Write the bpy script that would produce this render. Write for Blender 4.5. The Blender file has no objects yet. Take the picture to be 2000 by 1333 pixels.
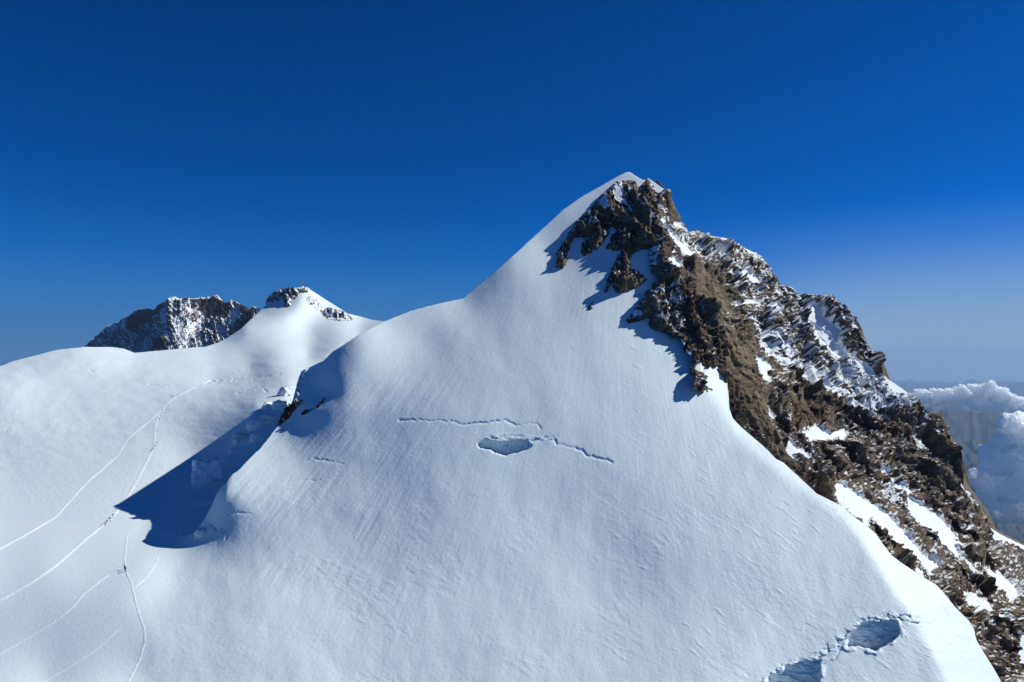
import bpy, math, numpy as np
from mathutils import Vector

# ---------------------------------------------------------------- camera, sky, sun, exposure
scene = bpy.context.scene
COL = scene.collection
F, CX, EY = 1444.0, 1000.0, 690.0          # focal length / principal column / eye-level row of the photograph (2000 wide)
cam_d = bpy.data.cameras.new('camera')
cam_d.sensor_width = 36; cam_d.lens = 36 * F / 2000
cam_d.shift_y = (EY - 666.5) / 2000
cam_d.clip_start = 1; cam_d.clip_end = 200000
cam = bpy.data.objects.new('camera', cam_d); COL.objects.link(cam)
cam.rotation_euler = (math.radians(90), 0, 0)
scene.camera = cam

SUN_EL, SUN_AZ = math.radians(36.5), math.radians(13.5)      # azimuth measured from +X towards +Y
world = bpy.data.worlds.new('World'); scene.world = world; world.use_nodes = True
wn = world.node_tree; wn.nodes.clear()
sky = wn.nodes.new('ShaderNodeTexSky'); sky.sky_type = 'NISHITA'; sky.sun_disc = False
sky.sun_elevation = SUN_EL; sky.sun_rotation = math.pi / 2 - SUN_AZ
sky.altitude = 4300; sky.air_density = 1.0; sky.dust_density = 0.0; sky.ozone_density = 6.0
bg = wn.nodes.new('ShaderNodeBackground'); bg.inputs[1].default_value = 0.09
wo = wn.nodes.new('ShaderNodeOutputWorld')
hs = wn.nodes.new('ShaderNodeHueSaturation'); hs.inputs['Saturation'].default_value = 1.34; hs.inputs['Hue'].default_value = .507; hs.inputs['Value'].default_value = .75
wn.links.new(sky.outputs[0], hs.inputs['Color'])
gm = wn.nodes.new('ShaderNodeGamma'); gm.inputs[1].default_value = 1.12; wn.links.new(hs.outputs[0], gm.inputs[0])
tcw = wn.nodes.new('ShaderNodeTexCoord'); sep = wn.nodes.new('ShaderNodeSeparateXYZ'); wn.links.new(tcw.outputs['Generated'], sep.inputs[0])
def w_map(src, a, b_, lo=0., hi=1.):
    n_ = wn.nodes.new('ShaderNodeMapRange'); n_.interpolation_type = 'SMOOTHSTEP'
    for k_, v_ in zip(('From Min', 'From Max', 'To Min', 'To Max'), (a, b_, lo, hi)): n_.inputs[k_].default_value = v_
    wn.links.new(src, n_.inputs['Value']); return n_.outputs[0]
def w_mul(p_, q_):
    n_ = wn.nodes.new('ShaderNodeMath'); n_.operation = 'MULTIPLY'; wn.links.new(p_, n_.inputs[0]); wn.links.new(q_, n_.inputs[1]); return n_.outputs[0]
def w_mix(f_, a_, col):
    n_ = wn.nodes.new('ShaderNodeMix'); n_.data_type = 'RGBA'; n_.inputs['B'].default_value = (*col, 1); wn.links.new(f_, n_.inputs['Factor']); wn.links.new(a_, n_.inputs['A']); return n_.outputs['Result']
lft = w_mul(w_map(sep.outputs['Z'], .22, -.01, 0, .85), w_map(sep.outputs['X'], .45, -.15))      # clean air over the glacier side
rgt = w_mul(w_map(sep.outputs['Z'], .19, -.01, 0, .97), w_map(sep.outputs['X'], .1, .5))        # dusty air over the plain
res = w_mix(rgt, w_mix(lft, gm.outputs[0], (.25, 1.45, 4.1)), (2.5, 3.75, 5.6))
wn.links.new(res, bg.inputs[0])
wn.links.new(bg.outputs[0], wo.inputs[0])

sun_d = bpy.data.lights.new('sun', 'SUN'); sun_d.energy = 4.15; sun_d.angle = math.radians(0.5); sun_d.color = (.975, 1, .935)
sun = bpy.data.objects.new('sun', sun_d); COL.objects.link(sun)
SD = Vector((math.cos(SUN_EL) * math.cos(SUN_AZ), math.cos(SUN_EL) * math.sin(SUN_AZ), math.sin(SUN_EL)))
sun.rotation_euler = SD.to_track_quat('Z', 'Y').to_euler(); sun.location = SD * 2000

scene.view_settings.view_transform = 'Standard'; scene.view_settings.look = 'None'
scene.view_settings.exposure = 0.08; scene.view_settings.gamma = 1.0
scene.cycles.use_denoising = True
scene.cycles.volume_bounces = 12
scene.cycles.volume_step_rate = 1.0
scene.cycles.max_bounces = 14; scene.cycles.diffuse_bounces = 7

# ---------------------------------------------------------------- numeric helpers
def unproj(px, py, Y):
    return np.stack([(px - CX) / F * Y, Y, (EY - py) / F * Y], -1)

def smooth(a, b, x):
    t = np.clip((x - a) / (b - a), 0, 1); return t * t * (3 - 2 * t)

class TPS:
    """smooth interpolation of inverse distance over view angles: flat ground stays flat"""
    def __init__(s, pts, reg=0.0):
        P = np.array(pts, float); s.p = P[:, :2] / 500.; n = len(P); w = 1000. / P[:, 2]
        K = s.k(s.p[:, None] - s.p[None]) + reg * np.eye(n); A = np.zeros((n + 3, n + 3)); A[:n, :n] = K
        A[:n, n] = 1; A[:n, n + 1:] = s.p; A[n, :n] = 1; A[n + 1:, :n] = s.p.T
        s.c = np.linalg.solve(A, np.r_[w, 0, 0, 0])
    @staticmethod
    def k(d):
        r2 = (d ** 2).sum(-1) + 1e-12; return .5 * r2 * np.log(r2)
    def __call__(s, x, y):
        x = np.asarray(x, float); sh = x.shape; q = np.stack([x.ravel(), np.asarray(y, float).ravel()], -1) / 500.
        o = s.c[-3] + q @ s.c[-2:]
        for i in range(len(s.p)):
            d = q - s.p[i]; r2 = (d * d).sum(-1) + 1e-12; o += s.c[i] * .5 * r2 * np.log(r2)
        return o.reshape(sh) / 1000.

def hsh(i, j, k, seed):
    h = (i.astype(np.int64) * 374761393 + j.astype(np.int64) * 668265263 + k.astype(np.int64) * 2147483647 + seed * 974711) & 0xffffffff
    h = ((h ^ (h >> 13)) * 1274126177) & 0xffffffff
    h = ((h ^ (h >> 16)) * 2246822519) & 0xffffffff
    return (h ^ (h >> 15)) & 0xffffffff

def rnd(i, j, seed):
    return hsh(i, j, np.zeros_like(i), seed) / 4294967295.0

def perlin(x, y, seed=0):
    xi = np.floor(x).astype(np.int64); yi = np.floor(y).astype(np.int64); fx = x - xi; fy = y - yi
    u = fx ** 3 * (fx * (fx * 6 - 15) + 10); v = fy ** 3 * (fy * (fy * 6 - 15) + 10)
    def g(a, b):
        t = rnd(xi + a, yi + b, seed) * 6.2831853
        return np.cos(t) * (fx - a) + np.sin(t) * (fy - b)
    n0 = g(0, 0) * (1 - u) + g(1, 0) * u; n1 = g(0, 1) * (1 - u) + g(1, 1) * u
    return (n0 * (1 - v) + n1 * v) * 1.5

def fbm(x, y, octv=4, seed=0, gain=.5, ridged=False):
    o = 0.; a = 1.; s = 0.
    for k in range(octv):
        n = perlin(x * 2 ** k + 17.3 * k, y * 2 ** k - 9.1 * k, seed + k)
        if ridged: n = 1 - 2 * np.abs(n)
        o = o + a * n; s += a; a *= gain
    return o / s

def crag(x, y, seed, tilt=.8, step=.3):
    """faceted blocks: every cell is a tilted plane"""
    xi = np.floor(x).astype(np.int64); yi = np.floor(y).astype(np.int64)
    best = np.full(x.shape, 9e9); val = np.zeros(x.shape)
    for a in (-1, 0, 1):
        for b in (-1, 0, 1):
            ci = xi + a; cj = yi + b
            cx = ci + rnd(ci, cj, seed); cy = cj + rnd(ci, cj, seed + 1)
            dx = x - cx; dy = y - cy; d = dx * dx + dy * dy
            m = d < best
            gx = (rnd(ci, cj, seed + 2) - .5) * 2 * tilt; gy = (rnd(ci, cj, seed + 3) - .5) * 2 * tilt
            h = gx * dx + gy * dy + (rnd(ci, cj, seed + 4) - .5) * 2 * step
            val = np.where(m, h, val); best = np.where(m, d, best)
    return val

def sdf(poly, x, y, margin=60):
    """signed distance in px, positive inside"""
    P = np.array(poly, float); out = np.full(x.shape, -float(margin))
    lo = P.min(0) - margin; hi = P.max(0) + margin
    m = (x > lo[0]) & (x < hi[0]) & (y > lo[1]) & (y < hi[1])
    if not m.any(): return out
    X = x[m]; Y = y[m]; d2 = np.full(X.shape, 1e18); ins = np.zeros(X.shape, bool)
    for i in range(len(P)):
        a = P[i]; b = P[(i + 1) % len(P)]; e = b - a; L = e @ e + 1e-9
        t = np.clip(((X - a[0]) * e[0] + (Y - a[1]) * e[1]) / L, 0, 1)
        d2 = np.minimum(d2, (X - a[0] - t * e[0]) ** 2 + (Y - a[1] - t * e[1]) ** 2)
        if a[1] != b[1]:
            c = ((a[1] > Y) != (b[1] > Y)) & (X < (b[0] - a[0]) * (Y - a[1]) / (b[1] - a[1]) + a[0])
            ins ^= c
    d = np.sqrt(d2); out[m] = np.clip(np.where(ins, d, -d), -margin, None)
    return out

def pdist(line, x, y, margin=60, signed=False):
    """distance to a polyline; signed: positive to the right/upper side of its direction"""
    P = np.array(line, float); out = np.full(x.shape, float(margin)); side = np.zeros(x.shape)
    for i in range(len(P) - 1):
        a = P[i]; b = P[i + 1]; e = b - a; L = e @ e + 1e-9
        t = np.clip(((x - a[0]) * e[0] + (y - a[1]) * e[1]) / L, 0, 1)
        d = np.hypot(x - a[0] - t * e[0], y - a[1] - t * e[1])
        m = d < out
        out = np.where(m, d, out)
        if signed: side = np.where(m, np.sign(-((x - a[0]) * e[1] * -1 + (y - a[1]) * e[0])), side)
    return out * side if signed else out

def curve(pts, x):
    P = np.array(pts, float); return np.interp(x, P[:, 0], P[:, 1])

def put(o, label=None, cat=None, group=None, kind=None):
    if label: o['label'] = label
    if cat: o['category'] = cat
    if group: o['group'] = group
    if kind: o['kind'] = kind
    return o

def grid_mesh(name, V, mat, keep=None, attrs=None, flat=False, parent=None, close=False):
    R, C = V.shape[:2]
    idx = np.arange(R * C).reshape(R, C)
    q = np.stack([idx[:-1, :-1], idx[:-1, 1:], idx[1:, 1:], idx[1:, :-1]], -1)
    if keep is not None:
        k = keep[:-1, :-1] & keep[:-1, 1:] & keep[1:, 1:] & keep[1:, :-1]
        q = q[k]
    q = q.reshape(-1, 4)
    v = V.reshape(-1, 3)
    used = np.zeros(len(v), bool); used[q.ravel()] = True
    remap = np.cumsum(used) - 1; v = v[used]; q = remap[q]
    me = bpy.data.meshes.new(name)
    me.vertices.add(len(v)); me.vertices.foreach_set('co', v.astype(np.float32).ravel())
    me.loops.add(q.size); me.loops.foreach_set('vertex_index', q.astype(np.int32).ravel())
    me.polygons.add(len(q)); me.polygons.foreach_set('loop_start', (np.arange(len(q)) * 4).astype(np.int32))
    me.update(calc_edges=True)
    if not flat: me.shade_smooth()
    for an, av in (attrs or {}).items():
        at = me.attributes.new(an, 'FLOAT', 'POINT'); at.data.foreach_set('value', av.reshape(-1)[used].astype(np.float32))
    me.materials.append(mat)
    o = bpy.data.objects.new(name, me); COL.objects.link(o)
    if parent: o.parent = parent
    return o

def normals(V):
    du = np.gradient(V, axis=1); dv = np.gradient(V, axis=0)
    n = np.cross(du, dv); n /= np.linalg.norm(n, axis=-1, keepdims=True) + 1e-12
    flip = (n * -V).sum(-1) < 0; n[flip] *= -1
    return n

# ---------------------------------------------------------------- materials
def nt(name):
    m = bpy.data.materials.new(name); m.use_nodes = True; t = m.node_tree
    return m, t, t.nodes['Principled BSDF'], t.nodes['Material Output']
def node(t, kind, **kw):
    n = t.nodes.new(kind)
    for k, v in kw.items():
        if k.startswith('i_'): n.inputs[int(k[2:]) if k[2:].isdigit() else k[2:]].default_value = v
        else: setattr(n, k, v)
    return n
def noise(t, scale, detail=6, rough=.55, vec=None):
    n = node(t, 'ShaderNodeTexNoise'); n.inputs['Scale'].default_value = scale; n.inputs['Detail'].default_value = detail
    n.inputs['Roughness'].default_value = rough
    t.links.new(vec, n.inputs['Vector']); return n
def ramp(t, fac, stops):
    r = node(t, 'ShaderNodeValToRGB'); e = r.color_ramp.elements
    while len(e) < len(stops): e.new(.5)
    for i, (p, c) in enumerate(stops): e[i].position = p; e[i].color = (*c, 1)
    t.links.new(fac, r.inputs[0]); return r

SNOW_A, SNOW_B = (.79, .87, .885), (.84, .895, .905)
def snow_material(name='snow', unit=1.0, bumpd=.35):
    m, t, b, o = nt(name)
    g = node(t, 'ShaderNodeNewGeometry'); pos = g.outputs['Position']
    n1 = noise(t, .02 / unit, 5, .6, pos); r = ramp(t, n1.outputs['Fac'], [(.3, SNOW_A), (.7, SNOW_B)])
    t.links.new(r.outputs[0], b.inputs['Base Color']); b.inputs['Roughness'].default_value = .55
    b.inputs['Specular IOR Level'].default_value = .25
    n2 = noise(t, .9 / unit, 8, .62, pos)
    bp = node(t, 'ShaderNodeBump'); bp.inputs['Strength'].default_value = .6; bp.inputs['Distance'].default_value = bumpd * unit
    t.links.new(n2.outputs['Fac'], bp.inputs['Height']); t.links.new(bp.outputs[0], b.inputs['Normal'])
    return m
M_SNOW = snow_material('snow', 1.0, .16)
M_SNOWG = snow_material('glacier_snow', 1.6, .2)
def ice_material():
    m, t, b, o = nt('glacier_ice')
    g = node(t, 'ShaderNodeNewGeometry'); pos = g.outputs['Position']
    mp = node(t, 'ShaderNodeMapping'); mp.inputs['Scale'].default_value = (.12, .12, .8); t.links.new(pos, mp.inputs[0])
    n1 = noise(t, 1.0, 6, .6, mp.outputs[0]); r = ramp(t, n1.outputs['Fac'], [(.3, (.50, .60, .66)), (.7, (.78, .83, .86))])
    t.links.new(r.outputs[0], b.inputs['Base Color']); b.inputs['Roughness'].default_value = .4
    bp = node(t, 'ShaderNodeBump'); bp.inputs['Strength'].default_value = .7; bp.inputs['Distance'].default_value = .6
    t.links.new(n1.outputs['Fac'], bp.inputs['Height']); t.links.new(bp.outputs[0], b.inputs['Normal'])
    return m
M_ICE = ice_material()
def rock_material(name, unit=1.0, tint=1.0):
    """rock with snow lying on it where the vertex value 'snow' says so"""
    m, t, b, o = nt(name)
    g = node(t, 'ShaderNodeNewGeometry'); pos = g.outputs['Position']
    mp = node(t, 'ShaderNodeMapping'); mp.inputs['Rotation'].default_value = (0, math.radians(35), 0)
    mp.inputs['Scale'].default_value = (.5, 1, 1.6); t.links.new(pos, mp.inputs[0])
    n1 = noise(t, .035 / unit, 5, .6, pos); n2 = noise(t, .35 / unit, 9, .7, mp.outputs[0])
    k = tint
    ta = node(t, 'ShaderNodeAttribute', attribute_name='tone'); tm = node(t, 'ShaderNodeMath', operation='MULTIPLY_ADD'); tm.inputs[1].default_value = .55
    tn = node(t, 'ShaderNodeMath', operation='MULTIPLY_ADD'); tn.inputs[1].default_value = .9; tn.inputs[2].default_value = -.20
    t.links.new(n1.outputs['Fac'], tn.inputs[0]); t.links.new(ta.outputs['Fac'], tm.inputs[0]); t.links.new(tn.outputs[0], tm.inputs[2])
    r1 = ramp(t, tm.outputs[0], [(.18, (.045 * k, .038 * k, .036 * k)), (.34, (.105 * k, .060 * k, .040 * k)), (.5, (.15 * k, .110 * k, .070 * k)), (.64, (.21 * k, .16 * k, .105 * k)), (.78, (.12 * k, .088 * k, .066 * k)), (.95, (.22 * k, .17 * k, .12 * k))])
    r2 = ramp(t, n2.outputs['Fac'], [(.34, (.26, .25, .27)), (.5, (.97, .88, .80)), (.68, (1.75, 1.58, 1.36))])
    mx = node(t, 'ShaderNodeMix', data_type='RGBA', blend_type='MULTIPLY'); mx.inputs['Factor'].default_value = 1
    t.links.new(r1.outputs[0], mx.inputs['A']); t.links.new(r2.outputs[0], mx.inputs['B'])
    at = node(t, 'ShaderNodeAttribute', attribute_name='snow')
    n3 = noise(t, .8 / unit, 6, .65, mp.outputs[0])
    ad = node(t, 'ShaderNodeMath', operation='MULTIPLY_ADD'); ad.inputs[1].default_value = .5; t.links.new(n3.outputs['Fac'], ad.inputs[0]); t.links.new(at.outputs['Fac'], ad.inputs[2])
    st = node(t, 'ShaderNodeMapRange'); st.inputs['From Min'].default_value = .70; st.inputs['From Max'].default_value = .80
    t.links.new(ad.outputs[0], st.inputs['Value'])
    cm = node(t, 'ShaderNodeMix', data_type='RGBA'); t.links.new(st.outputs[0], cm.inputs['Factor']); t.links.new(mx.outputs['Result'], cm.inputs['A'])
    cm.inputs['B'].default_value = (.86, .875, .89, 1); t.links.new(cm.outputs['Result'], b.inputs['Base Color'])
    b.inputs['Roughness'].default_value = .8; b.inputs['Specular IOR Level'].default_value = .25
    bs = node(t, 'ShaderNodeMath', operation='MULTIPLY'); inv = node(t, 'ShaderNodeMath', operation='SUBTRACT'); inv.inputs[0].default_value = 1.05
    t.links.new(st.outputs[0], inv.inputs[1]); t.links.new(inv.outputs[0], bs.inputs[0]); t.links.new(n2.outputs['Fac'], bs.inputs[1])
    bp = node(t, 'ShaderNodeBump'); bp.inputs['Strength'].default_value = .9; bp.inputs['Distance'].default_value = 1.6 * unit
    t.links.new(bs.outputs[0], bp.inputs['Height']); t.links.new(bp.outputs[0], b.inputs['Normal'])
    return m
M_ROCK = rock_material('snowy_rock')
M_ROCKF = rock_material('far_snowy_rock', 5.0, .9); M_ROCKD = rock_material('shade_darkened_rock', .6, .4)  # M_ROCKD: same rock, colour darkened to stand for the shade it lies in
def plain(name, c, rough=.7):
    m, t, b, o = nt(name)
    g = node(t, 'ShaderNodeNewGeometry'); n1 = noise(t, 3.0, 3, .5, g.outputs['Position'])
    r = ramp(t, n1.outputs['Fac'], [(.3, tuple(x * .85 for x in c)), (.7, c)])
    t.links.new(r.outputs[0], b.inputs['Base Color']); b.inputs['Roughness'].default_value = rough; return m

# ---------------------------------------------------------------- traced lines (rows and columns of the photograph)
G_TOP = [(-120, 745), (0, 715), (25, 705), (60, 697), (110, 685), (165, 678), (220, 678), (240, 681), (262, 689), (300, 686), (340, 683), (400, 678), (430, 668), (445, 660), (470, 643), (485, 628),
         (500, 614), (520, 596), (530, 578), (545, 569), (560, 566), (590, 562), (600, 563), (615, 572), (640, 588), (665, 603), (678, 612), (700, 617), (725, 624), (745, 627), (800, 632), (950, 660)]
M_TOP = [(-120, 1000), (300, 1030), (360, 1050), (385, 1037), (400, 1010), (430, 957), (455, 930), (480, 905), (520, 862), (545, 830), (560, 806), (572, 780), (580, 750), (588, 728), (594, 723), (610, 715), (632, 706), (650, 688), (675, 672), (700, 655),
         (750, 628), (800, 608), (850, 594), (905, 583), (925, 565), (955, 542), (980, 520), (1020, 484), (1060, 447), (1100, 410), (1140, 382), (1180, 360), (1205, 346), (1222, 338), (1230, 337), (1240, 344), (1252, 351), (1258, 353), (1266, 349),
         (1278, 357), (1290, 366), (1302, 373), (1305, 380), (1308, 470), (1314, 560), (1322, 620), (1330, 660), (1340, 684), (1345, 692), (1365, 702), (1385, 706), (1400, 714), (1412, 727), (1420, 742), (1421, 756), (1423, 795), (1431, 818),
         (1445, 832), (1482, 865), (1500, 882), (1515, 898), (1530, 905), (1553, 925), (1580, 950), (1595, 965), (1615, 975), (1635, 985), (1650, 995), (1665, 1008), (1690, 1025), (1710, 1043), (1725, 1065), (1740, 1085),
         (1760, 1100), (1790, 1120), (1828, 1142), (1843, 1158), (1868, 1188), (1893, 1212), (1903, 1228), (1908, 1250), (1925, 1280), (1940, 1305), (1955, 1333), (1975, 1370), (2000, 1420), (2040, 1500)]
R_TOP = [(1070, 520), (1085, 480), (1100, 462), (1118, 436), (1140, 410), (1165, 382), (1195, 352), (1215, 348), (1240, 348), (1255, 353), (1266, 349), (1280, 360), (1302, 376), (1305, 386), (1320, 410), (1332, 436), (1343, 455), (1357, 450), (1378, 460),
         (1400, 463), (1420, 466), (1440, 476), (1450, 483), (1470, 492), (1486, 500), (1493, 520), (1500, 540), (1510, 548), (1530, 560), (1545, 563), (1560, 578), (1580, 581), (1600, 583), (1615, 583), (1635, 592),
         (1650, 608), (1659, 622), (1675, 638), (1682, 660), (1692, 680), (1707, 690), (1712, 700), (1714, 716), (1718, 730), (1730, 738), (1750, 752), (1770, 766), (1778, 782), (1790, 803), (1805, 812), (1820, 815),
         (1830, 825), (1840, 850), (1848, 874), (1853, 890), (1860, 910), (1868, 930), (1880, 945), (1890, 957), (1897, 970), (1907, 990), (1915, 1010), (1922, 1026), (1930, 1032), (1950, 1044), (1965, 1052),
         (1980, 1060), (2000, 1068), (2130, 1120)]
P_TOP = [(150, 690), (165, 677), (178, 668), (190, 660), (203, 645), (215, 635), (228, 630), (245, 620), (255, 617), (262, 609), (275, 604), (290, 603), (300, 606), (308, 597), (320, 590), (332, 584), (340, 580), (352, 584), (360, 582), (372, 585), (385, 584),
         (400, 581), (412, 580), (425, 578), (434, 587), (440, 592), (455, 588), (463, 592), (480, 600), (488, 606), (495, 599), (503, 600), (510, 606), (525, 612), (545, 640)]

# glacier: distances of its points (col, row, metres)
G_PTS = [(xx_, yy_, dd_) for xx_ in (-120, 90, 290) for yy_, dd_ in ((1400, 193.), (1333, 207.5), (1200, 228.), (1117, 246.), (1070, 264.), (1020, 293.))] + [(0, 880, 460), (0, 775, 660), (0, 722, 880), (385, 1035, 289), (430, 960, 340), (375, 888, 413), (300, 880, 425),
         (450, 850, 422), (500, 792, 470), (480, 905, 372), (420, 800, 530), (335, 775, 670), (150, 775, 690), (560, 755, 560), (595, 732, 720), (165, 684, 1080), (262, 694, 1150), (420, 740, 860), (490, 722, 960), (600, 702, 1100), (660, 700, 1000),
         (400, 684, 1350), (480, 645, 1550), (560, 625, 1680), (590, 570, 1880), (700, 655, 1550), (740, 630, 1750), (680, 615, 1850), (505, 615, 1760), (620, 665, 1500), (480, 690, 1250), (600, 1333, 207), (-120, 900, 430), (-120, 760, 730), (600, 900, 400), (700, 1100, 250)]
def plane(a, b): return 1 / (.003145 + (b - 700) * 2.379e-6)
M_PTS = [(a, b, plane(a, b) * k) for a, b, k in [(1000, 1400, .965), (1400, 1400, .965), (700, 1400, .97), (1000, 1250, .985), (800, 1150, .995), (1200, 1150, 1), (1000, 1000, 1), (850, 950, 1.0), (1200, 900, 1), (1350, 1000, 1), (1000, 800, 1), (880, 800, 1.0), (1150, 750, 1),
         (1300, 760, 1.01), (1000, 650, 1.005), (1150, 600, 1), (1240, 520, 1), (1300, 640, 1.02), (1410, 740, 1.035), (1520, 900, 1.02), (1640, 985, 1.02), (1730, 1080, 1.01), (1500, 1150, .995), (1550, 1350, .985), (1770, 1200, 1.0), (1800, 1400, .99), (2000, 1450, 1.0), (640, 1150, 1.0), (600, 1300, .972), (1080, 500, 1.03), (1160, 430, 1.01), (1250, 430, .99), (1300, 470, 1.0), (1310, 400, 1.0)]] + \
        [(505, 880, 292), (545, 830, 308), (455, 930, 277), (430, 960, 270), (385, 1037, 267), (500, 1040, 258), (620, 900, 285), (600, 980, 268), (720, 850, 291), (660, 800, 301), (570, 785, 316), (595, 725, 333), (650, 690, 330), (640, 765, 309), (700, 700, 321), (720, 770, 306), (700, 658, 333), (750, 632, 346), (850, 594, 359), (820, 660, 338), (905, 585, 364), (900, 650, 336), (1000, 505, 380), (1100, 412, 411), (1228, 339, 438), (240, 1333, 207.5), (450, 1150, 237), (300, 1100, 251), (450, 1333, 207.5), (240, 1200, 228), (-120, 1333, 207.5), (0, 1100, 252)]
gT, mT = TPS(G_PTS, 4e-4), TPS(M_PTS, 3e-3)
FOLD = [(1376, 730), (1385, 765), (1405, 798), (1426, 826), (1445, 853), (1470, 880), (1510, 910), (1560, 948), (1620, 990), (1655, 1020), (1685, 1055), (1710, 1095), (1740, 1145), (1788, 1205), (1840, 1300), (1900, 1420)]
CAVES = [([(1654, 1265), (1657, 1248), (1663, 1236), (1672, 1228), (1682, 1217), (1696, 1215), (1709, 1213), (1720, 1216), (1735, 1213), (1751, 1215), (1757, 1228), (1756, 1240), (1747, 1249), (1738, 1256), (1729, 1262), (1718, 1266), (1709, 1273), (1698, 1268), (1688, 1267), (1678, 1263), (1666, 1264)], 1.1, .10),
         ([(1490, 1370), (1497, 1340), (1503, 1318), (1529, 1316), (1535, 1305), (1548, 1299), (1565, 1292), (1585, 1292), (1603, 1289), (1601, 1305), (1600, 1370)], 1.0, .09),
         ([(933, 868), (937, 862), (943, 859), (960, 862), (974, 864), (1014, 861), (1030, 863), (1039, 872), (1030, 878), (1010, 884), (990, 890), (976, 888), (964, 883), (956, 879), (937, 876)], 2.2, .20)]
CRACKS = [([(780, 822), (830, 821), (880, 824), (900, 828), (920, 828), (950, 826), (985, 822), (1005, 830), (1035, 828), (1050, 830), (1056, 836)], 1.3, 1.6), ([(1036, 864), (1060, 856), (1083, 856), (1087, 868), (1105, 873), (1122, 873), (1136, 880), (1146, 890), (1170, 896), (1195, 903)], 1.6, 2.0),
          ([(945, 858), (970, 856), (990, 859), (1012, 858)], 1.2, 1.5), ([(598, 903), (612, 898), (628, 899), (645, 902), (670, 907)], .7, 1.4), ([(562, 942), (580, 937), (600, 938), (625, 940)], .5, 1.3), ([(447, 1003), (462, 1001), (490, 1004)], .6, 1.6), ([(545, 965), (560, 957), (575, 960)], .3, 1.4),
          ([(433, 1032), (436, 1040)], 1.2, 1.2), ([(440, 1034), (444, 1044)], 1.2, 1.2), ([(446, 1040), (440, 1052)], 1.0, 1.0), ([(1660, 1262), (1640, 1272), (1630, 1290), (1608, 1300)], .9, 2.0),
          ([(1718, 1216), (1722, 1207), (1745, 1204), (1776, 1203)], 1.6, 2.0), ([(410, 1026), (418, 1030), (424, 1034)], 1.0, 1.4)]

ROCKA = [(1203, 357), (1215, 353), (1240, 352), (1248, 366), (1254, 356), (1265, 350), (1272, 362), (1280, 388), (1288, 382), (1302, 376), (1340, 380), (1420, 440), (1420, 720), (1345, 697), (1336, 674), (1330, 662), (1318, 657), (1310, 662), (1305, 655), (1293, 650), (1280, 646), (1267, 636),
         (1268, 622), (1262, 622), (1253, 628), (1242, 628), (1228, 632), (1224, 628), (1235, 610), (1245, 595), (1262, 575), (1280, 555), (1291, 527), (1283, 538), (1276, 535), (1270, 520), (1270, 505), (1272, 490), (1262, 488), (1248, 492), (1232, 497), (1232, 515), (1232, 527),
         (1245, 527), (1250, 535), (1258, 540), (1262, 548), (1255, 555), (1243, 562), (1232, 565), (1222, 570), (1210, 573), (1204, 570), (1198, 562), (1196, 548), (1192, 560), (1185, 570), (1180, 573), (1184, 550), (1190, 535), (1198, 515), (1205, 502), (1211, 490), (1212, 487), (1200, 490), (1185, 488),
         (1187, 475), (1193, 460), (1202, 446), (1192, 455), (1180, 470), (1168, 485), (1158, 490), (1150, 497), (1142, 501), (1136, 498), (1137, 485), (1133, 480), (1140, 470), (1145, 465), (1135, 465), (1125, 462), (1118, 470), (1112, 480), (1108, 500), (1106, 518), (1098, 528), (1092, 525), (1084, 522),
         (1088, 508), (1086, 495), (1095, 480), (1108, 462), (1118, 445), (1125, 432), (1140, 420), (1155, 405), (1165, 392), (1180, 377), (1195, 362)]

def seamless(x, y):
    return smooth(270, 420, x + (y - 1035) * .35)

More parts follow.
